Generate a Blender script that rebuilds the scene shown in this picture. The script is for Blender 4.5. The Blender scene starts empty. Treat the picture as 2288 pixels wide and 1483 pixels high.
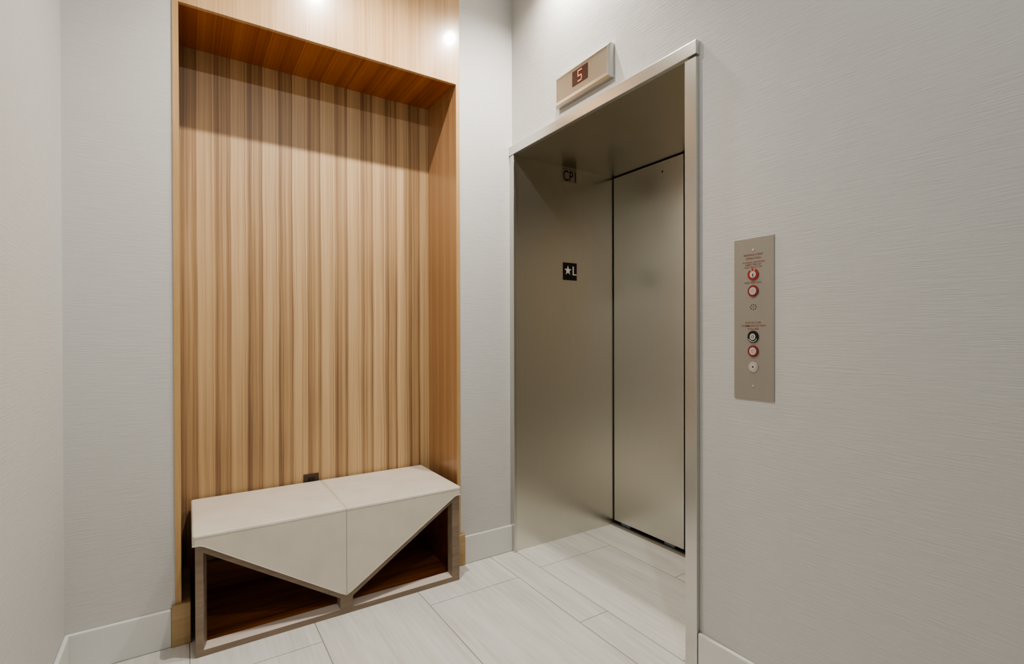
import bpy, bmesh, math, random
from math import sin, cos, pi, radians
from mathutils import Vector, Matrix
random.seed(7)
scene = bpy.context.scene
COL = scene.collection

# ------------------------------------------------------------ helpers
def lin(c):
    return tuple(((v/255)/12.92 if v/255 <= .04045 else ((v/255+.055)/1.055)**2.4) for v in c) + (1,)

def tag(o, label=None, cat=None, group=None, kind=None):
    if label: o['label'] = label
    if cat: o['category'] = cat
    if group: o['group'] = group
    if kind: o['kind'] = kind
    return o

def obj(name, bm, mats, parent=None, smooth=False, bevel=0, seg=2):
    me = bpy.data.meshes.new(name)
    bmesh.ops.recalc_face_normals(bm, faces=bm.faces)
    if smooth:
        for f in bm.faces: f.smooth = True
    bm.to_mesh(me); bm.free()
    if not isinstance(mats, (list, tuple)): mats = [mats]
    for m in mats: me.materials.append(m)
    o = bpy.data.objects.new(name, me); COL.objects.link(o)
    if parent:
        o.parent = parent
        for v in me.vertices: v.co -= parent.location
        par = parent.parent
        while par:
            for v in me.vertices: v.co -= par.location
            par = par.parent
    if bevel:
        b = o.modifiers.new('bevel', 'BEVEL'); b.width = bevel; b.segments = seg
        b.limit_method = 'ANGLE'; b.angle_limit = radians(25); b.harden_normals = False
    return o

def rebase(o, loc):
    """move a top-level mesh's origin to loc without moving its shape"""
    loc = Vector(loc)
    for v in o.data.vertices: v.co -= loc
    o.location = loc
    return o

def thing(name, label, cat, loc=(0, 0, 0), group=None):
    o = bpy.data.objects.new(name, None); COL.objects.link(o)
    o.location = loc; o.empty_display_size = .1
    return tag(o, label, cat, group)

def box(bm, x0, x1, y0, y1, z0, z1, mi=0):
    x0, x1 = sorted((x0, x1)); y0, y1 = sorted((y0, y1)); z0, z1 = sorted((z0, z1))
    v = [bm.verts.new(p) for p in ((x0,y0,z0),(x1,y0,z0),(x1,y1,z0),(x0,y1,z0),(x0,y0,z1),(x1,y0,z1),(x1,y1,z1),(x0,y1,z1))]
    for q in ((0,3,2,1),(4,5,6,7),(0,1,5,4),(1,2,6,5),(2,3,7,6),(3,0,4,7)):
        f = bm.faces.new([v[i] for i in q]); f.material_index = mi
    return bm

def B(*a):
    bm = bmesh.new(); box(bm, *a); return bm

def disc(bm, c, r0, r1, axis_m, h, n=40):
    """ring (r0>0) or disc (r0=0) extruded by h; axis_m maps local xyz to world"""
    vs = []
    rings = [(r1, 0), (r1, h)] + ([(r0, h), (r0, 0)] if r0 > 0 else [])
    for r, z in rings:
        vs.append([bm.verts.new(c + axis_m @ Vector((r*cos(2*pi*i/n), r*sin(2*pi*i/n), z))) for i in range(n)])
    L = len(vs)
    for k in range(L if r0 > 0 else L-1):
        a, b = vs[k], vs[(k+1) % L]
        for i in range(n):
            bm.faces.new((a[i], a[(i+1) % n], b[(i+1) % n], b[i]))
    if r0 == 0:
        bm.faces.new(vs[0]); bm.faces.new(vs[1])
    return bm

def tube(bm, pts, r, n=8):
    pts = [Vector(p) for p in pts]; rings = []
    for i, p in enumerate(pts):
        d = (pts[min(i+1, len(pts)-1)] - pts[max(i-1, 0)]).normalized()
        a = d.orthogonal().normalized() if i == 0 else (pa - d*pa.dot(d)).normalized()
        pa = a; b = d.cross(a)
        rings.append([bm.verts.new(p + (a*cos(2*pi*k/n) + b*sin(2*pi*k/n))*r) for k in range(n)])
    for i in range(len(rings)-1):
        for k in range(n):
            bm.faces.new((rings[i][k], rings[i][(k+1) % n], rings[i+1][(k+1) % n], rings[i+1][k]))
    bm.faces.new(rings[0]); bm.faces.new(rings[-1])
    return bm

# orientation of flat things: local x = reading direction, local y = up, local z = outwards
ON_B = Matrix(((0, 0, -1), (-1, 0, 0), (0, 1, 0)))      # on the elevator wall, facing -x
ON_J = Matrix(((1, 0, 0), (0, 0, -1), (0, 1, 0)))       # on the door reveal, facing -y

def text_bm(s, width, height, c, M, depth=.0004, weight=0):
    cu = bpy.data.curves.new('txt', 'FONT'); cu.body = s; cu.align_x = 'CENTER'; cu.offset = weight
    to = bpy.data.objects.new('txt', cu); COL.objects.link(to)
    dg = bpy.context.evaluated_depsgraph_get(); dg.update()
    me = bpy.data.meshes.new_from_object(to.evaluated_get(dg))
    bpy.data.objects.remove(to); bpy.data.curves.remove(cu)
    bm = bmesh.new(); bm.from_mesh(me); bpy.data.meshes.remove(me)
    xs = [v.co.x for v in bm.verts]; ys = [v.co.y for v in bm.verts]
    x0, x1, y0, y1 = min(xs), max(xs), min(ys), max(ys)
    for v in bm.verts:
        lx = ((v.co.x-x0)/(x1-x0)-.5)*width; ly = ((v.co.y-y0)/(y1-y0)-.5)*height
        v.co = Vector(c) + M @ Vector((lx, ly, depth))
    return bm

# ------------------------------------------------------------ materials
class NT:
    def __init__(s, name):
        s.m = bpy.data.materials.new(name); s.m.use_nodes = True
        s.t = s.m.node_tree; s.b = s.t.nodes['Principled BSDF']
    def n(s, ty, **k):
        nd = s.t.nodes.new(ty)
        for a, v in k.items():
            if a.startswith('i_'): nd.inputs[a[2:].replace('_', ' ')].default_value = v
            else: setattr(nd, a, v)
        return nd
    def l(s, a, b): s.t.links.new(a, b)
    def set(s, **k):
        for a, v in k.items(): s.b.inputs[a.replace('_', ' ')].default_value = v
    def math(s, op, a, b=None, c=None, clamp=False):
        nd = s.t.nodes.new('ShaderNodeMath'); nd.operation = op; nd.use_clamp = clamp
        for i, x in enumerate((a, b, c)):
            if x is None: continue
            if isinstance(x, (int, float)): nd.inputs[i].default_value = x
            else: s.l(x, nd.inputs[i])
        return nd.outputs[0]
    def ramp(s, fac, stops):
        r = s.t.nodes.new('ShaderNodeValToRGB'); e = r.color_ramp.elements
        while len(e) < len(stops): e.new(.5)
        for i, (p, c) in enumerate(stops): e[i].position = p; e[i].color = c
        s.l(fac, r.inputs[0]); return r.outputs[0]
    def pos(s):
        g = s.t.nodes.new('ShaderNodeNewGeometry'); x = s.t.nodes.new('ShaderNodeSeparateXYZ')
        s.l(g.outputs['Position'], x.inputs[0]); return g.outputs['Position'], x.outputs
    def comb(s, x, y, z):
        c = s.t.nodes.new('ShaderNodeCombineXYZ')
        for i, v in enumerate((x, y, z)):
            if isinstance(v, (int, float)): c.inputs[i].default_value = v
            else: s.l(v, c.inputs[i])
        return c.outputs[0]
    def noise(s, vec, scale=5, detail=3, rough=.5, dist=0):
        nd = s.t.nodes.new('ShaderNodeTexNoise'); s.l(vec, nd.inputs['Vector'])
        nd.inputs['Scale'].default_value = scale; nd.inputs['Detail'].default_value = detail
        nd.inputs['Roughness'].default_value = rough; nd.inputs['Distortion'].default_value = dist
        return nd.outputs['Fac']
    def bump(s, h, strength, dist=.002):
        b = s.t.nodes.new('ShaderNodeBump'); b.inputs['Strength'].default_value = strength
        b.inputs['Distance'].default_value = dist; s.l(h, b.inputs['Height']); s.l(b.outputs[0], s.b.inputs['Normal'])

def plain(name, col, rough=.5, metal=0, **k):
    t = NT(name); t.set(Base_Color=lin(col), Roughness=rough, Metallic=metal, **k); return t.m

def wallpaper(name, col, axis, amt=1.0):
    t = NT(name); p, s = t.pos(); h = s[axis]
    # short horizontal fibres, broken into patches
    wob = t.noise(p, 6, 2)
    z = t.math('ADD', s[2], t.math('MULTIPLY', wob, .012))
    v = t.comb(t.math('MULTIPLY', h, 9), t.math('MULTIPLY', z, 210), 0)
    n1 = t.noise(v, 1, 3, .6)
    v2 = t.comb(t.math('MULTIPLY', h, 26), t.math('MULTIPLY', z, 480), 3)
    n2 = t.noise(v2, 1, 2, .5)
    patch = t.noise(p, 7, 2)
    pm = t.ramp(patch, [(.3, (.25,)*3+(1,)), (.65, (1, 1, 1, 1))])
    hgt = t.math('MULTIPLY', t.math('ADD', t.math('MULTIPLY', n1, .7), t.math('MULTIPLY', n2, .4)), pm)
    a = lin(col); d = tuple(c*.955 for c in a[:3])+(1,)
    c = t.ramp(n1, [(.35, d), (.62, a)]); t.l(c, t.b.inputs['Base Color'])
    t.set(Roughness=.62); t.b.inputs['Specular IOR Level'].default_value = .3
    t.bump(hgt, .48*amt, .003)
    return t.m

def veneer(name, axis, light, mid, dark, period=.1273, off=1.4019, contrast=1.0, coat=.5, rough=.35, streaks=1.0, figure=1.0):
    t = NT(name); p, s = t.pos(); h = s[axis]
    zz = s[2]
    wav = t.math('MULTIPLY', t.math('SUBTRACT', t.noise(t.comb(t.math('MULTIPLY', h, 2.2), 0, t.math('MULTIPLY', zz, 1.3)), 1, 2), .5), .014)
    hh = t.math('ADD', h, wav)
    # the same flitch repeated leaf after leaf
    q = t.math('ADD', t.math('DIVIDE', t.math('ADD', hh, off), period), 40)
    u = t.math('FRACT', q); leafid = t.math('FLOOR', q)
    g = lambda v: (v, v, v, 1)
    base = t.ramp(u, [(0, g(.22)), (.03, g(.86)), (.16, g(.95)), (.30, g(.84)), (.42, g(.78)), (.455, g(.42)), (.475, g(.90)), (.50, g(.86)),
                      (.53, g(.30)), (.60, g(.16)), (.66, g(.26)), (.70, g(.50)), (.76, g(.42)), (.84, g(.60)), (.90, g(.46)), (.94, g(.32)), (.985, g(.12))])
    f1 = t.noise(t.comb(t.math('MULTIPLY', u, 15), t.math('MULTIPLY', leafid, .22), t.math('MULTIPLY', zz, .9)), 1, 3, .6)
    f2 = t.noise(t.comb(t.math('MULTIPLY', hh, 300), 0, t.math('MULTIPLY', zz, 1.5)), 1, 3, .6)
    f3 = t.noise(t.comb(t.math('MULTIPLY', hh, 4), 0, t.math('MULTIPLY', zz, 1.1)), 1, 2, .5)
    k = t.math('ADD', t.math('MULTIPLY', t.math('SUBTRACT', base, .55), .64*contrast), .53)
    k = t.math('ADD', k, t.math('MULTIPLY', t.math('SUBTRACT', f1, .5), .95*figure))
    k = t.math('ADD', k, t.math('MULTIPLY', t.math('SUBTRACT', f2, .5), .36*streaks))
    k = t.math('ADD', k, t.math('MULTIPLY', t.math('SUBTRACT', f3, .5), .45))
    c = t.ramp(k, [(.12, lin(dark)), (.5, lin(mid)), (.88, lin(light))])
    t.l(c, t.b.inputs['Base Color'])
    t.set(Roughness=rough); t.b.inputs['Coat Weight'].default_value = coat; t.b.inputs['Coat Roughness'].default_value = .12
    t.b.inputs['Specular IOR Level'].default_value = .5
    t.bump(f2, .04, .001)
    return t.m

def walnut(name, axis, light, dark, rough=.45, coat=0.0, scale=1):
    """plain-sawn brown wood, grain along the axis"""
    t = NT(name); p, s = t.pos()
    sc = [60*scale, 60*scale, 60*scale]; sc[axis] = 4*scale
    v = t.comb(*[t.math('MULTIPLY', s[i], sc[i]) for i in range(3)])
    n1 = t.noise(v, .6, 4, .6, .6); n2 = t.noise(v, 3.2, 3, .6)
    k = t.math('ADD', t.math('MULTIPLY', n1, .7), t.math('MULTIPLY', n2, .3))
    c = t.ramp(k, [(.3, lin(dark)), (.7, lin(light))]); t.l(c, t.b.inputs['Base Color'])
    t.set(Roughness=rough); t.b.inputs['Coat Weight'].default_value = coat
    t.b.inputs['Coat Roughness'].default_value = .2
    t.bump(n2, .08, .001)
    return t.m

def steel(name, col, rough, grain_axis, aniso=.0):
    t = NT(name); p, s = t.pos()
    sc = [260, 260, 260]; sc[grain_axis] = 4
    v = t.comb(*[t.math('MULTIPLY', s[i], sc[i]) for i in range(3)])
    n = t.noise(v, 1, 2, .6)
    cl = t.noise(p, 2.2, 2)
    a = lin(col)
    c = t.ramp(n, [(.25, tuple(x*.985 for x in a[:3])+(1,)), (.75, tuple(min(1, x*1.01) for x in a[:3])+(1,))])
    t.l(c, t.b.inputs['Base Color'])
    r = t.math('ADD', t.math('MULTIPLY', n, .02), t.math('ADD', t.math('MULTIPLY', cl, .06), rough-.04))
    t.l(r, t.b.inputs['Roughness'])
    t.set(Metallic=1.0); t.b.inputs['Anisotropic'].default_value = aniso
    return t.m

def tile_mat():
    t = NT('porcelain_tile'); p, s = t.pos()
    v = t.comb(t.math('MULTIPLY', s[0], 70), t.math('MULTIPLY', s[1], 3.2), 0)
    n1 = t.noise(v, 1, 3, .6, .3)
    v2 = t.comb(t.math('MULTIPLY', s[0], 14), t.math('MULTIPLY', s[1], 1.4), 5)
    n2 = t.noise(v2, 1, 3, .55)
    k = t.math('ADD', t.math('MULTIPLY', n1, .5), t.math('MULTIPLY', n2, .6))
    c = t.ramp(k, [(.36, lin((206, 203, 196))), (.55, lin((220, 218, 211))), (.72, lin((229, 227, 222)))])
    t.l(c, t.b.inputs['Base Color'])
    t.set(Roughness=.42); t.b.inputs['Specular IOR Level'].default_value = .45
    return t.m

WALL = (208, 206, 202)
M = dict(
    wall_x=wallpaper('textured_wallcovering_back', WALL, 0, .8),
    wall_y=wallpaper('textured_wallcovering_side', WALL, 1, 1.0),
    paint=plain('white_semigloss', (220, 219, 215), .35),
    ceiling=plain('ceiling_paint', (225, 224, 220), .8),
    ven_x=veneer('striped_veneer_back', 0, (208, 178, 136), (178, 146, 107), (124, 96, 74), coat=0, rough=.42),
    ven_head=veneer('striped_veneer_header', 0, (216, 182, 138), (202, 163, 118), (172, 132, 92), contrast=.35, coat=.9, rough=.3),
    ven_sof=veneer('shade_tinted_veneer_soffit', 0, (186, 118, 54), (160, 90, 38), (126, 60, 24), contrast=.5, coat=.3),  # soffit copy of the veneer, its shade mixed into darker, redder colours
    ven_y=veneer('striped_veneer_side', 1, (190, 154, 116), (168, 130, 92), (136, 101, 69), period=.09, contrast=.35, coat=.5, streaks=1.3),
    edge=walnut('veneer_edging', 2, (204, 170, 120), (184, 146, 98), .4, .3),
    block=walnut('oak_block', 0, (194, 168, 124), (168, 138, 94), .45, .2, .6),
    bench=walnut('taupe_walnut', 2, (150, 122, 98), (118, 92, 72), .5, 0),
    bench_h=walnut('taupe_walnut_rail', 0, (152, 134, 114), (120, 103, 86), .45, .15),
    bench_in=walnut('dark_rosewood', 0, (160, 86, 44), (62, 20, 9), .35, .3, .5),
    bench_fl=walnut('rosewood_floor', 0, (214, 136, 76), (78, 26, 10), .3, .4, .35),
    rail_sheen=walnut('painted_sheen_bevel', 0, (214, 200, 188), (196, 180, 168), .4, .3),  # pale colour stands in for light reflected off the bottom-rail chamfer
    plinth=walnut('orange_brown_board', 0, (190, 120, 66), (150, 82, 38), .4, .3),
    leather=None,
    steel_v=steel('brushed_steel_reveal', (222, 220, 211), .30, 2, .4),
    steel_d=steel('brushed_steel_door', (218, 215, 207), .30, 2, .4),
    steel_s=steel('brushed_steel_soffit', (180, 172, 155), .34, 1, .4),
    steel_h=steel('brushed_steel_trim', (208, 207, 202), .30, 1, .3),
    steel_p=steel('brushed_steel_plate', (168, 162, 150), .42, 2, 0),
    steel_q=plain('satin_plate', (166, 160, 150), .45, .45),
    black=plain('black_gap', (8, 6, 6), .7),
    grout=plain('grey_grout', (146, 143, 136), .85),
    tile=tile_mat(),
    sign=plain('black_sign', (26, 19, 13), .4),
    sign_w=plain('sign_white', (222, 214, 202), .5),
    plate=plain('metal_number_plate', (170, 156, 140), .4, .5),
    engr=plain('dark_lettering', (14, 8, 6), .6),
    redtxt=plain('red_lettering', (138, 74, 62), .6),
    red=plain('red_ring', (160, 52, 44), .4),
    dred=plain('dark_red_ring', (136, 44, 42), .35),
    blk=plain('black_ring', (12, 12, 12), .3),
    chrome=plain('chrome', (215, 212, 205), .18, 1),
    lens=plain('frosted_button', (206, 186, 182), .35),
    disp=plain('display_window', (56, 20, 12), .4),
    outlet=plain('brown_plate', (78, 60, 44), .4),
    outlet2=plain('dark_brown_face', (48, 36, 28), .45),
    gib=plain('blue_grey_plastic', (120, 126, 148), .4),
)
t = NT('cream_leather'); p, s = t.pos()
n = t.noise(p, 420, 2, .5); n2 = t.noise(p, 9, 2)
c = t.ramp(n2, [(.3, lin((214, 206, 192))), (.7, lin((222, 214, 201)))]); t.l(c, t.b.inputs['Base Color'])
t.set(Roughness=.5); t.b.inputs['Specular IOR Level'].default_value = .35
t.bump(t.math('ADD', n, t.math('MULTIPLY', n2, 1.5)), .06, .001); M['leather'] = t.m
M['piping'] = plain('cream_piping', (226, 216, 196), .5)
t = NT('digit_glow'); t.set(Base_Color=lin((230, 140, 90)), Roughness=.5)
t.b.inputs['Emission Color'].default_value = lin((255, 150, 90)); t.b.inputs['Emission Strength'].default_value = .45; M['digit'] = t.m

# ------------------------------------------------------------ dimensions
XC = -1.787; YB = -4.7; ZC = 3.02; XD = .70            # left wall, far end, ceiling, door plane
NL, NR, ND, NT_ = -1.4606, -.3290, .3612, 2.422        # niche
OL, OR, OT = -.030, -1.192, 2.122                      # elevator opening
TW = .14                                               # wall thickness shown
def struct(name, bm, m, **k):
    return tag(obj(name, bm, m, **k), kind='structure')

# floor: porcelain tiles over a grout bed
bm = bmesh.new(); box(bm, XC-.1, XD+.10, YB-.1, ND+.03, -.06, -.0008, 1)
G = .0016
cols = [(.465, .93, -.728), (0, .465, -.262), (-.145, 0, -.767), (-.59, -.145, -.290), (-1.022, -.59, -.83), (-1.436, -1.022, -.303), (-1.912, -1.436, -.76)]
for x0, x1, j in cols:
    y = j + .914*2
    while y > YB:
        a, b = max(y-.914, YB-.1), min(y, ND+.03)
        if b > a:
            xa, xb = max(x0, XC-.1)+G, min(x1, XD+.10)-G
            if xb > xa: box(bm, xa, xb, a+G, b-G, -.0007, 0, 0)
        y -= .914
struct('floor', bm, [M['tile'], M['grout']])
struct('ceiling', B(XC-.1, XD+.1, YB-.1, ND+.03, ZC, ZC+.06), M['ceiling'])

# back wall with the niche opening cut in it
fx0, fx1 = NL-.0191, NR+.0178                          # outer faces of the wooden lining
bm = bmesh.new()
box(bm, XC-.1, fx0, 0, TW, 0, ZC); box(bm, fx1, TW, 0, TW, 0, ZC)
struct('wall_back', bm, M['wall_x'])
bm = bmesh.new()
box(bm, 0, TW, OR-.03, YB, 0, ZC); box(bm, 0, TW, 0, OR-.03, OT+.03, ZC); box(bm, 0, TW, 0, OL+.006, 0, OT+.03)
struct('wall_right', bm, M['wall_y'])
struct('wall_left', B(XC-.1, XC, 0, YB, 0, ZC), M['wall_y'])
struct('wall_front', B(XC-.1, TW, YB-.1, YB, 0, ZC), M['wall_x'])
BBH, BBT = .1400, .014
def base(name, bm):
    return struct(name, bm, M['paint'], bevel=.005, seg=3)
bm = bmesh.new(); box(bm, XC, -1.4905, -BBT, 0, 0, BBH); box(bm, -.2918, 0, -BBT, 0, 0, BBH); base('baseboard_back', bm)
base('baseboard_left', B(XC, XC+BBT, -BBT, YB, 0, BBH))
base('baseboard_right', B(-BBT, 0, -1.2500, YB, 0, BBH))

# ------------------------------------------------------------ wooden niche
ni = thing('wood_niche', 'tall recessed niche lined in striped tan veneer behind the cream bench', 'niche', ((NL+NR)/2, 0, 0))
obj('back_panel', B(NL, NR, ND, ND+.02, 0, NT_), M['ven_x'], ni)
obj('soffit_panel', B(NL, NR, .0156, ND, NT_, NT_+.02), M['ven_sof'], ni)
obj('header_panel', B(fx0, fx1, -.004, .0155, NT_, ZC), M['ven_head'], ni)['label'] = 'glossy pale veneer panel above the niche opening'
for xa, xb in ((fx0, NL), (NR, fx1)):
    sp = obj('side_panel', B(xa, xb, .0, ND+.02, 0, NT_), M['ven_y'], ni)
    obj('edge_band', B(xa, xb, -.005, 0, 0, NT_-.0005), M['edge'], sp)
# wooden plinth blocks wrapping the feet of the lining, and the board along the back
for a, b, c_ in ((-1.4905, -1.4317, 1), (-.2918, -.3573, -1)):
    bm = bmesh.new()
    pts = [(a, -.02), (b, -.02), (b, ND-.022), (b-c_*.0285, ND-.022), (b-c_*.0285, -.0055), (a, -.0055)]
    lo = [bm.verts.new((x, y, 0)) for x, y in pts]; hi = [bm.verts.new((x, y, .155)) for x, y in pts]
    bm.faces.new(lo); bm.faces.new(hi)
    for i in range(6): bm.faces.new((lo[i], lo[(i+1) % 6], hi[(i+1) % 6], hi[i]))
    obj('plinth_block', bm, M['block'], ni, bevel=.0025)['label'] = 'pale oak block at the foot of the lining'
obj('plinth_board', B(NL+.0005, NR-.0005, ND-.021, ND-.0005, 0, .158), M['plinth'], ni, bevel=.002)

# outlet behind the bench
ol = thing('power_outlet', 'brown wall socket plate peeking over the back edge of the bench', 'outlet', (-.941, ND, .4245))
obj('cover_plate', B(-.9755, -.9065, ND-.005, ND-.0002, .368, .4815), M['outlet'], ol, bevel=.0015)
for zc in (.452, .398):
    f_ = obj('socket', B(-.9575, -.9245, ND-.0065, ND-.004, zc-.015, zc+.015), M['outlet2'], ol, bevel=.001)
    bm = bmesh.new()
    for dx in (-.007, .007): box(bm, -.941+dx-.001, -.941+dx+.001, ND-.0068, ND-.006, zc-.004, zc+.006)
    obj('slot', bm, M['black'], f_)

# ------------------------------------------------------------ bench
X0, X1, XM = -1.4191, -.3849, -.9005
YF, YK = -.148, .332
bn = thing('storage_bench', 'cream leather bench with V-shaped front over an open walnut frame', 'bench', (XM, 0, 0))
def loop_z(pts, y): return [(x, y, z) for x, z in pts]
outer = [(X0, 0), (X1, 0), (X1, .4055), (-.415, .398), (XM+.012, .0835), (XM, .080), (XM-.012, .0835), (-1.389, .398), (X0, .4055)]
# openings: front edge and inner (set back) edge
hL = [(-1.395, .023), (-.9225, .023), (-.9225, .0695), (-1.395, .3760)]
hR = [(-.8725, .023), (-.4215, .023), (-.4215, .3760), (-.8725, .0675)]
hLi = [(-1.3835, .038), (-.929, .038), (-.929, .0655), (-1.3835, .3600)]
hRi = [(-.8660, .038), (-.4140, .038), (-.4140, .3710), (-.8660, .0640)]
hRi = [(-.8660, .038), (-.4300, .038), (-.4300, .3610), (-.8660, .0640)]
bm = bmesh.new(); edges = []; L = {}
for nm, pts in (('o', outer), ('l', hL), ('r', hR)):
    vs = [bm.verts.new((x, YF, z)) for x, z in pts]; L[nm] = vs
    edges += [bm.edges.new((vs[i], vs[(i+1) % len(vs)])) for i in range(len(vs))]
bmesh.ops.triangle_fill(bm, edges=edges, use_beauty=True)
YI = YF+.034
for nm, pts in (('o', outer), ('l', hLi), ('r', hRi)):
    vs = [bm.verts.new((x, YI, z)) for x, z in pts]; f = L[nm]; L[nm+'i'] = vs
    for i in range(len(vs)):
        fc = bm.faces.new((f[i], f[(i+1) % len(vs)], vs[(i+1) % len(vs)], vs[i]))
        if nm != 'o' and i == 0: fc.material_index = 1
ed = []
for nm in ('oi', 'li', 'ri'):
    vs = L[nm]
    for i in range(len(vs)):
        e = bm.edges.get((vs[i], vs[(i+1) % len(vs)])); ed.append(e)
bmesh.ops.triangle_fill(bm, edges=ed, use_beauty=True)
obj('front_frame', bm, [M['bench_h'], M['rail_sheen']], bn, bevel=.001)['label'] = 'taupe walnut frame with two triangular openings'
for xa, xb in ((X0, X0+.022), (X1-.022, X1)):
    obj('side_board', B(xa, xb, YI, YK, 0, .405), M['bench_in'], bn)
obj('bottom_board', B(X0+.022, X1-.022, YI, YK, .006, .034), M['bench_fl'], bn)['label'] = 'dark red-brown glossy floor of the bench'
obj('top_board', B(X0+.022, X1-.022, -.120, YK, .386, .405), M['bench_in'], bn)
for xa in (X0+.03, X1-.05):
    obj('foot_pad', B(xa, xa+.02, YK-.03, YK-.01, 0, .006), M['black'], bn)
# V boards behind the leather flap
def prism(bm, pts, y0, y1):
    a = [bm.verts.new((x, y0, z)) for x, z in pts]; b = [bm.verts.new((x, y1, z)) for x, z in pts]
    bm.faces.new(a); bm.faces.new(b)
    for i in range(len(pts)): bm.faces.new((a[i], a[(i+1) % len(pts)], b[(i+1) % len(pts)], b[i]))
# cushions
YFC, YFB, YCB, ZT = -.161, -.1485, .345, .4475
ZB = .4065
for sgn in (-1, 1):
    xe = -1.4287 if sgn < 0 else -.3815
    xa = XM + sgn*.0002
    def X(d): return xe - sgn*d          # d metres in from the outer end
    prof = [(xe, ZT), (xe, ZB+.002), (X(.022), ZB+.002), (X(.036), ZB-.003), (xa+sgn*.022, .0965), (xa, .0850), (xa, ZT)]
    bm = bmesh.new()
    F = [bm.verts.new((x, YFC, z)) for x, z in prof]
    K = {i: bm.verts.new((prof[i][0], YFB, prof[i][1])) for i in (2, 3, 4, 5)}
    K[2].co.z = F[1].co.z = F[2].co.z = ZB
    Bt = bm.verts.new((xa, YFB, ZB)); At = bm.verts.new((xe, YCB, ZT)); Bk = bm.verts.new((xa, YCB, ZT))
    Ab = bm.verts.new((xe, YCB, ZB)); Bb = bm.verts.new((xa, YCB, ZB))
    bm.faces.new(F)
    bm.faces.new((F[0], F[6], Bk, At))
    bm.faces.new((F[0], At, Ab, F[1]))
    bm.faces.new((At, Bk, Bb, Ab))
    bm.faces.new((F[1], F[2], K[2], Bt, Bb, Ab))
    bm.faces.new((K[2], K[3], K[4], K[5], Bt))
    for i in range(2, 5): bm.faces.new((F[i], F[i+1], K[i+1], K[i]))
    bm.faces.new((F[6], F[5], K[5], Bt, Bb, Bk))
    wl = bm.edges.layers.float.new('bevel_weight_edge')
    for e in bm.edges: e[wl] = .25
    for a, b in ((F[0], F[6]), (F[0], At), (At, Bk)): bm.edges.get((a, b))[wl] = .75
    for a, b in ((F[0], F[1]), (At, Ab)): bm.edges.get((a, b))[wl] = 1.0
    for a, b in ((F[2], K[2]), (K[2], Bt), (Bt, Bb)): bm.edges.get((a, b))[wl] = 0
    for a, b in ((F[6], Bk), (F[6], F[5])): bm.edges.get((a, b))[wl] = .3
    cu = obj('seat_cushion', bm, M['leather'], bn, smooth=False, bevel=.0072, seg=5)
    cu['label'] = ('left' if sgn < 0 else 'right') + ' half of the cream leather seat with its front flap'
    for f in cu.data.polygons: f.use_smooth = True
    cu.modifiers['bevel'].limit_method = 'WEIGHT'; cu.modifiers['bevel'].width = .016
    w = cu.modifiers.new('wn', 'WEIGHTED_NORMAL')
    # piping along the lower edge of the flap and seam along the top front edge
    bm = bmesh.new()
    tube(bm, [(x, YFC+.0015, z-.0005) for x, z in prof[1:6]], .0022)
    tube(bm, [(xe-sgn*.008, YFC, ZT-.0105), (xa+sgn*.004, YFC, ZT-.0105)], .0011)
    tube(bm, [(xa+sgn*.006, YFC+.003, ZT+.0001), (xa+sgn*.006, YCB-.004, ZT+.0001)], .0008)
    obj('piping', bm, M['piping'], cu, smooth=True)

# ------------------------------------------------------------ elevator frame
ef = thing('elevator_door_frame', 'brushed steel door surround lining the deep elevator opening', 'door surround', (0, (OL+OR)/2, 0))
PR = -.016
# header: face plate proud of the wall
obj('header', B(-.021, 0, -.0005, -1.2525, OT, OT+.0475), M['steel_h'], ef, bevel=.0015)
obj('jamb', B(PR, 0, -.0005, OL-.012, 0, OT-.001), M['steel_h'], ef, bevel=.0012)
obj('jamb', B(PR-.002, 0, OR-.008, -1.2500, 0, OT-.008), M['steel_h'], ef, bevel=.0015)
obj('reveal', B(0, XD+.03, OL+.005, OL, 0, OT), M['steel_v'], ef)['label'] = 'wide brushed steel left side of the opening'
obj('reveal', B(0, XD-.01, OR-.029, OR, 0, OT), M['steel_v'], ef)
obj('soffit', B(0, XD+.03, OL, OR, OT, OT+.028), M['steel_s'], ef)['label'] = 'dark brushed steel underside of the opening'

# door panels, sill
SEAM = -.5855
def door(y0, y1, label, hole):
    d = thing('elevator_door', label, 'elevator door', (XD, (y0+y1)/2, .026))
    obj('door_panel', B(XD, XD+.028, y0, y1, .026, OT-.0065), M['steel_d'], d, bevel=.001)
    ya, yb = max(y0, y1), min(y0, y1)
    for k in (.058, .402) if hole else (.13, .47):
        obj('guide_gib', B(XD+.004, XD+.022, ya-k, ya-k-.075, .0125, .026), M['gib'], d)['label'] = 'blue-grey guide under the door'
    if hole:
        bm = bmesh.new(); disc(bm, Vector((XD-.0002, -.4347, 2.058)), 0, .0055, ON_B, .0006, 20)
        obj('key_hole', bm, M['black'], d)
    return d
door(OL-.0085, SEAM+.0035, 'brushed steel sliding elevator door nearest the corner, small keyhole near its top', True)
door(SEAM-.0045, OR+.008, 'steel sliding elevator door hidden behind the right jamb', False)
sl = thing('elevator_sill', 'thin metal threshold on the floor under the elevator door', 'threshold', (XD, (OL+OR)/2, 0))
obj('tread', B(XD-.022, XD+.05, OL-.0005, OR+.0005, .0002, .012), M['steel_p'], sl, bevel=.001)
obj('groove', B(XD-.003, XD+.03, OL-.001, OR+.001, .0117, .0123), M['black'], sl)
struct('wall_shaft', B(XD+.055, XD+.08, 0, OR-.1, 0, OT+.2), M['black'])

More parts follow.
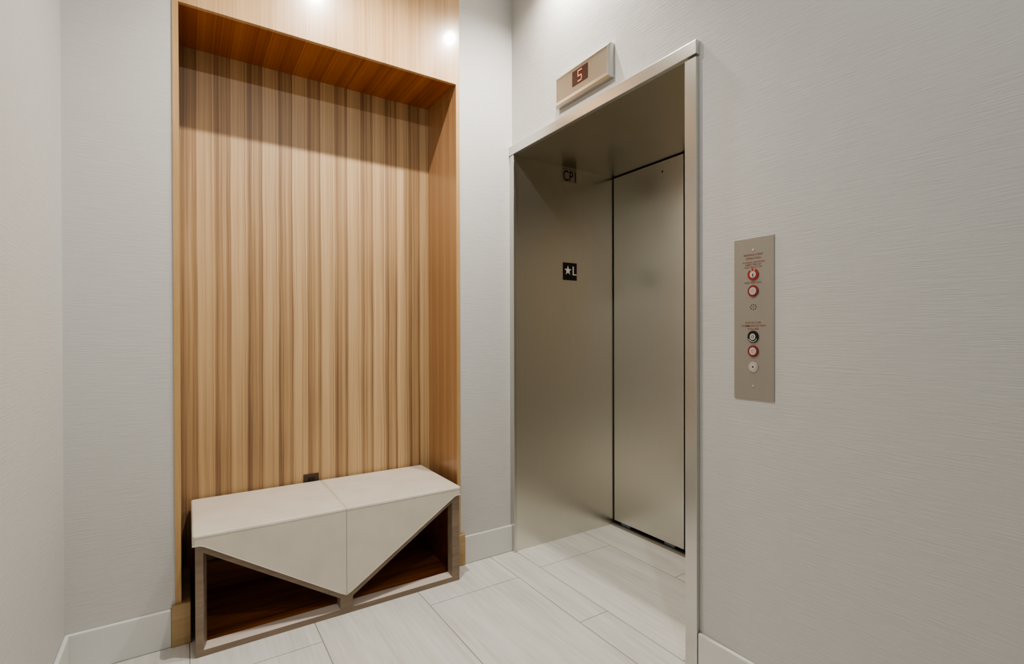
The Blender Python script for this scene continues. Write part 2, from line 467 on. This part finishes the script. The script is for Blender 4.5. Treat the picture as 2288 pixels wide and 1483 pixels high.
# ------------------------------------------------------------ position indicator
ind = thing('floor_indicator', 'steel floor indicator above the elevator showing an orange 5', 'indicator', (0, -.63, 2.29))
iy0, iy1, iz0, iz1 = -.4380, -.8185, 2.2195, 2.3600
bm = bmesh.new()
fr = []
for x, d in ((-.0004, 0), (-.021, 0), (-.028, .0085)):
    fr.append([bm.verts.new((x, iy0-d, iz0+d)), bm.verts.new((x, iy1+d, iz0+d)), bm.verts.new((x, iy1+d, iz1-d)), bm.verts.new((x, iy0-d, iz1-d))])
inn = [bm.verts.new((-.028, iy0-.014, iz0+.022)), bm.verts.new((-.028, iy1+.014, iz0+.022)), bm.verts.new((-.028, iy1+.014, iz1-.014)), bm.verts.new((-.028, iy0-.014, iz1-.014))]
fr.append(inn)
fr.append([bm.verts.new((-.0262, v.co.y, v.co.z)) for v in inn])
for a, b in zip(fr, fr[1:]):
    for i in range(4): bm.faces.new((a[i], a[(i+1) % 4], b[(i+1) % 4], b[i]))
bm.faces.new(fr[0]); bm.faces.new(fr[-1])
obj('housing', bm, M['steel_h'], ind)
obj('face_plate', B(-.0268, -.0258, iy0-.0145, iy1+.0145, iz0+.0225, iz1-.0145), M['steel_p'], ind)
dp = obj('display', B(-.0278, -.0266, -.5700, -.6790, 2.2690, 2.3345), M['disp'], ind)
dp['label'] = 'dark red display window'
# segmented 5
bm = bmesh.new(); cy, cz, w, h, s_ = -.6245, 2.3015, .030, .050, .0055
def seg(y0, y1, z0, z1): box(bm, -.0286, -.0279, y0, y1, z0, z1)
yl, yr = cy+w/2, cy-w/2
seg(yl, yr, cz+h/2-s_, cz+h/2); seg(yl, yl-s_, cz+.001, cz+h/2-s_-.0012); seg(yl, yr+s_*.5, cz-s_/2, cz+s_/2-.0005)
seg(yr, yr+s_, cz-h/2+s_+.0012, cz-s_/2); seg(yl, yr+s_*.5, cz-h/2, cz-h/2+s_)
obj('digit', bm, M['digit'], dp)['label'] = 'glowing orange digit 5'

# ------------------------------------------------------------ signs on the reveal
YJ = OL-.0004
cp = thing('elevator_number_plate', 'small metal plate lettered CP1 just under the steel soffit', 'sign', (.365, YJ, 2.083))
obj('plate', B(.3125, .4180, YJ-.0012, YJ, 2.0385, 2.1195), M['plate'], cp)
obj('lettering', text_bm('CP1', .090, .060, (.3655, YJ-.0012, 2.0745), ON_J, .0005, .01), M['engr'], cp)
obj('small_lettering', text_bm('ELEVATOR', .092, .0080, (.3655, YJ-.0012, 2.1125), ON_J, .0005), M['engr'], cp)
fs = thing('floor_sign', 'square black sign with a white star and letter L at eye height', 'sign', (.3672, YJ, 1.526))
obj('plate', B(.3180, .4165, YJ-.002, YJ, 1.4762, 1.5764), M['sign'], fs, bevel=.0006)
bm = bmesh.new(); cx_, cz_ = .3518, 1.5310; pts = []
for i in range(10):
    r = .0285 if i % 2 == 0 else .0115; a = pi/2 + i*pi/5
    pts.append((cx_ + r*cos(a)*.92, cz_ + r*sin(a)))
prism(bm, pts, YJ-.0030, YJ-.0019); obj('star', bm, M['sign_w'], fs)
bm = bmesh.new(); prism(bm, [(.3860, 1.5570), (.3860, 1.5060), (.4130, 1.5060), (.4130, 1.5125), (.3940, 1.5125), (.3940, 1.5570)], YJ-.0030, YJ-.0019)
obj('letter', bm, M['sign_w'], fs)
bm = bmesh.new()
for bx_, bz_ in ((0, 0), (.004, 0), (0, .004), (.012, 0), (.012, .004), (.012, .008), (.022, 0), (.026, .004)):
    disc(bm, Vector((.343+bx_, YJ-.0019, 1.486+bz_)), 0, .0011, ON_J, .0008, 10)
obj('braille_dots', bm, M['sign'], fs)

# ------------------------------------------------------------ fire service panel
YP = -1.4577; PX = -.0030
cpn = thing('control_panel', 'tall steel key-switch panel with red rings on the wall right of the elevator', 'control panel', (0, YP, 1.2125))
obj('face_plate', B(PX, -.0002, -1.3890, -1.5270, .9612, 1.4645), M['steel_q'], cpn, bevel=.0008)
for nm, s, w, h, z, dy in (('lettering', "FIREFIGHTERS'", .067, .0062, 1.4112, 0), ('lettering', 'OPERATION', .052, .0062, 1.4003, 0),
      ('lettering', 'TO RECALL ELEVATORS', .078, .0050, 1.3880, 0), ('lettering', 'INSERT FIRE KEY', .056, .0050, 1.3805, 0),
      ('lettering', 'AND TURN TO "ON"', .062, .0050, 1.3730, 0), ('lettering', 'FIRE RECALL', .061, .0052, 1.3246, 0),
      ('lettering', 'ELEVATOR', .055, .0058, 1.2003, 0), ('lettering', 'COMMUNICATION', .084, .0058, 1.1906, 0), ('lettering', 'FAILURE', .038, .0058, 1.1808, 0)):
    obj(nm, text_bm(s, w, h, (PX, YP, z), ON_B, .0004, .004), M['redtxt'], cpn)
def P(z, dz=0): return Vector((PX-dz, YP, z))
def D(name, m, z, r0, r1, h, par, dz=0, **k):
    bm = bmesh.new(); disc(bm, P(z, dz), r0, r1, ON_B, h); return obj(name, bm, m, par, **k)
for z in (1.4267, 1.0038):
    sc = D('screw', M['chrome'], z, 0, .0035, .0012, cpn)
# key switch with red ring
k1 = D('key_switch', M['red'], 1.3500, .0105, .0182, .003, cpn); k1['label'] = 'key switch in a bright red ring'
c1 = D('lock_cylinder', M['lens'], 1.3500, 0, .0108, .0035, k1)
bm = bmesh.new(); box(bm, PX-.0042, PX-.0034, YP-.0012, YP+.0012, 1.343, 1.352)
sl_ = obj('key_slot', bm, M['black'], k1)
bm = bmesh.new()
for a in (115, 70):
    d = Vector((0, -cos(radians(a)), sin(radians(a))))
    c0 = P(1.35, .0032) + d*.0150
    box(bm, c0.x-.0004, c0.x+.0004, c0.y-.0022, c0.y+.0022, c0.z-.0022, c0.z+.0022)
obj('position_mark', bm, M['chrome'], k1)
# two buttons with dark red rings
for z in (1.2985, 1.1117):
    r_ = D('indicator_lamp', M['dred'], z, .0118, .0178, .003, cpn)
    D('lens', M['lens'], z, 0, .0120, .0042, r_)
    bm = bmesh.new(); disc(bm, P(z, .0042), .0040, .0050, ON_B, .0003); obj('mark', bm, M['plate'], r_)
# speaker holes
bm = bmesh.new()
disc(bm, P(1.2486), 0, .0017, ON_B, .0003, 12)
for i in range(8):
    a = i*pi/4
    disc(bm, P(1.2486) + Vector((0, -cos(a)*.0098, sin(a)*.0078)), 0, .0017, ON_B, .0003, 12)
obj('speaker_holes', bm, M['black'], cpn)
D('pilot_dot', M['chrome'], 1.2111, 0, .0013, .0006, cpn)
# black key switch
k2 = D('key_switch', M['blk'], 1.1565, .0100, .0185, .003, cpn); k2['label'] = 'key switch in a black ring'
D('lock_cylinder', M['chrome'], 1.1565, 0, .0100, .0045, k2)
D('keyway', M['blk'], 1.1565, .0034, .0046, .0004, k2, .0046)
bm = bmesh.new(); n_ = 14; pr = []
for i in range(n_+1):
    a = radians(205 + 130*i/n_); pr.append(P(1.1565, .0032) + Vector((0, -cos(a)*.0150, sin(a)*.0150)))
tube(bm, pr, .0011, 6); obj('legend_arc', bm, M['sign_w'], k2)
# plain chrome key switch
k3 = D('key_switch', M['chrome'], 1.0629, .0112, .0165, .0022, cpn, bevel=.0006); k3['label'] = 'plain chrome key switch'
D('lock_cylinder', M['lens'], 1.0629, 0, .0110, .0034, k3)
D('keyway', M['black'], 1.0629, 0, .0026, .0004, k3, .0034)

# ------------------------------------------------------------ lights
def spot(name, loc, target, energy, col, cone=110, blend=.5, r=.035):
    l = bpy.data.lights.new(name, 'SPOT'); l.energy = energy; l.color = col; l.shadow_soft_size = r
    l.spot_size = radians(cone); l.spot_blend = blend
    o = bpy.data.objects.new(name, l); COL.objects.link(o); o.location = loc
    o.rotation_euler = (Vector(target)-Vector(loc)).to_track_quat('-Z', 'Y').to_euler(); return o
def area(name, loc, target, energy, col, sx, sy, spread=180):
    l = bpy.data.lights.new(name, 'AREA'); l.shape = 'RECTANGLE'; l.size = sx; l.size_y = sy; l.energy = energy; l.color = col
    l.spread = radians(spread)
    o = bpy.data.objects.new(name, l); COL.objects.link(o); o.location = loc
    o.rotation_euler = (Vector(target)-Vector(loc)).to_track_quat('-Z', 'Y').to_euler(); return o
WARM = (1, .945, .87); NEU = (.94, .98, 1.0); COOL = (.86, .94, 1.0)
spot('downlight', (-.10, -.585, 3.0), (-.16, -.20, 0), 110, WARM, 136, 1.0, .014)
spot('downlight', (-.865, -.600, 3.0), (-.88, -.20, 0), 142, WARM, 136, 1.0, .014)
spot('downlight', (-.87, -2.30, 3.0), (-.90, -.75, .8), 41, NEU, 140, .7, .02)
spot('downlight', (-.87, -3.9, 3.0), (-.87, -3.6, 0), 18, COOL, 150, .5, .06)  # added fill spot behind the camera, cool like window light
area('added_fill', (-.9, -3.2, 2.98), (-.9, -3.2, 0), 6, COOL, 1.2, 1.8)  # unseen area fill, added to lift the walls near the camera
w = bpy.data.worlds.new('world'); scene.world = w; w.use_nodes = True
w.node_tree.nodes['Background'].inputs[0].default_value = (.8, .87, 1, 1); w.node_tree.nodes['Background'].inputs[1].default_value = .3

# ------------------------------------------------------------ camera
f, yaw, pitch, roll = 1157.1744, .6159, -.0044, -.0024
cam = bpy.data.cameras.new('camera'); co = bpy.data.objects.new('camera', cam); COL.objects.link(co)
cam.sensor_width = 36; cam.sensor_fit = 'HORIZONTAL'; cam.lens = f/2288*36; cam.clip_start = .02
cam.shift_x = -(1233.5118-1144)/2288; cam.shift_y = (751.4251-741.5)/2288
Fv = Vector((sin(yaw)*cos(pitch), cos(yaw)*cos(pitch), sin(pitch))); R = Vector((cos(yaw), -sin(yaw), 0)); U = R.cross(Fv)
R2 = R*cos(roll)+U*sin(roll); U2 = -R*sin(roll)+U*cos(roll)
mw = Matrix((( R2.x, U2.x, -Fv.x, -1.4437), (R2.y, U2.y, -Fv.y, -2.4102), (R2.z, U2.z, -Fv.z, 1.166), (0, 0, 0, 1)))
co.matrix_world = mw
scene.camera = co
scene.view_settings.view_transform = 'AgX'
scene.view_settings.look = 'AgX - Medium High Contrast'
scene.view_settings.exposure = -.36
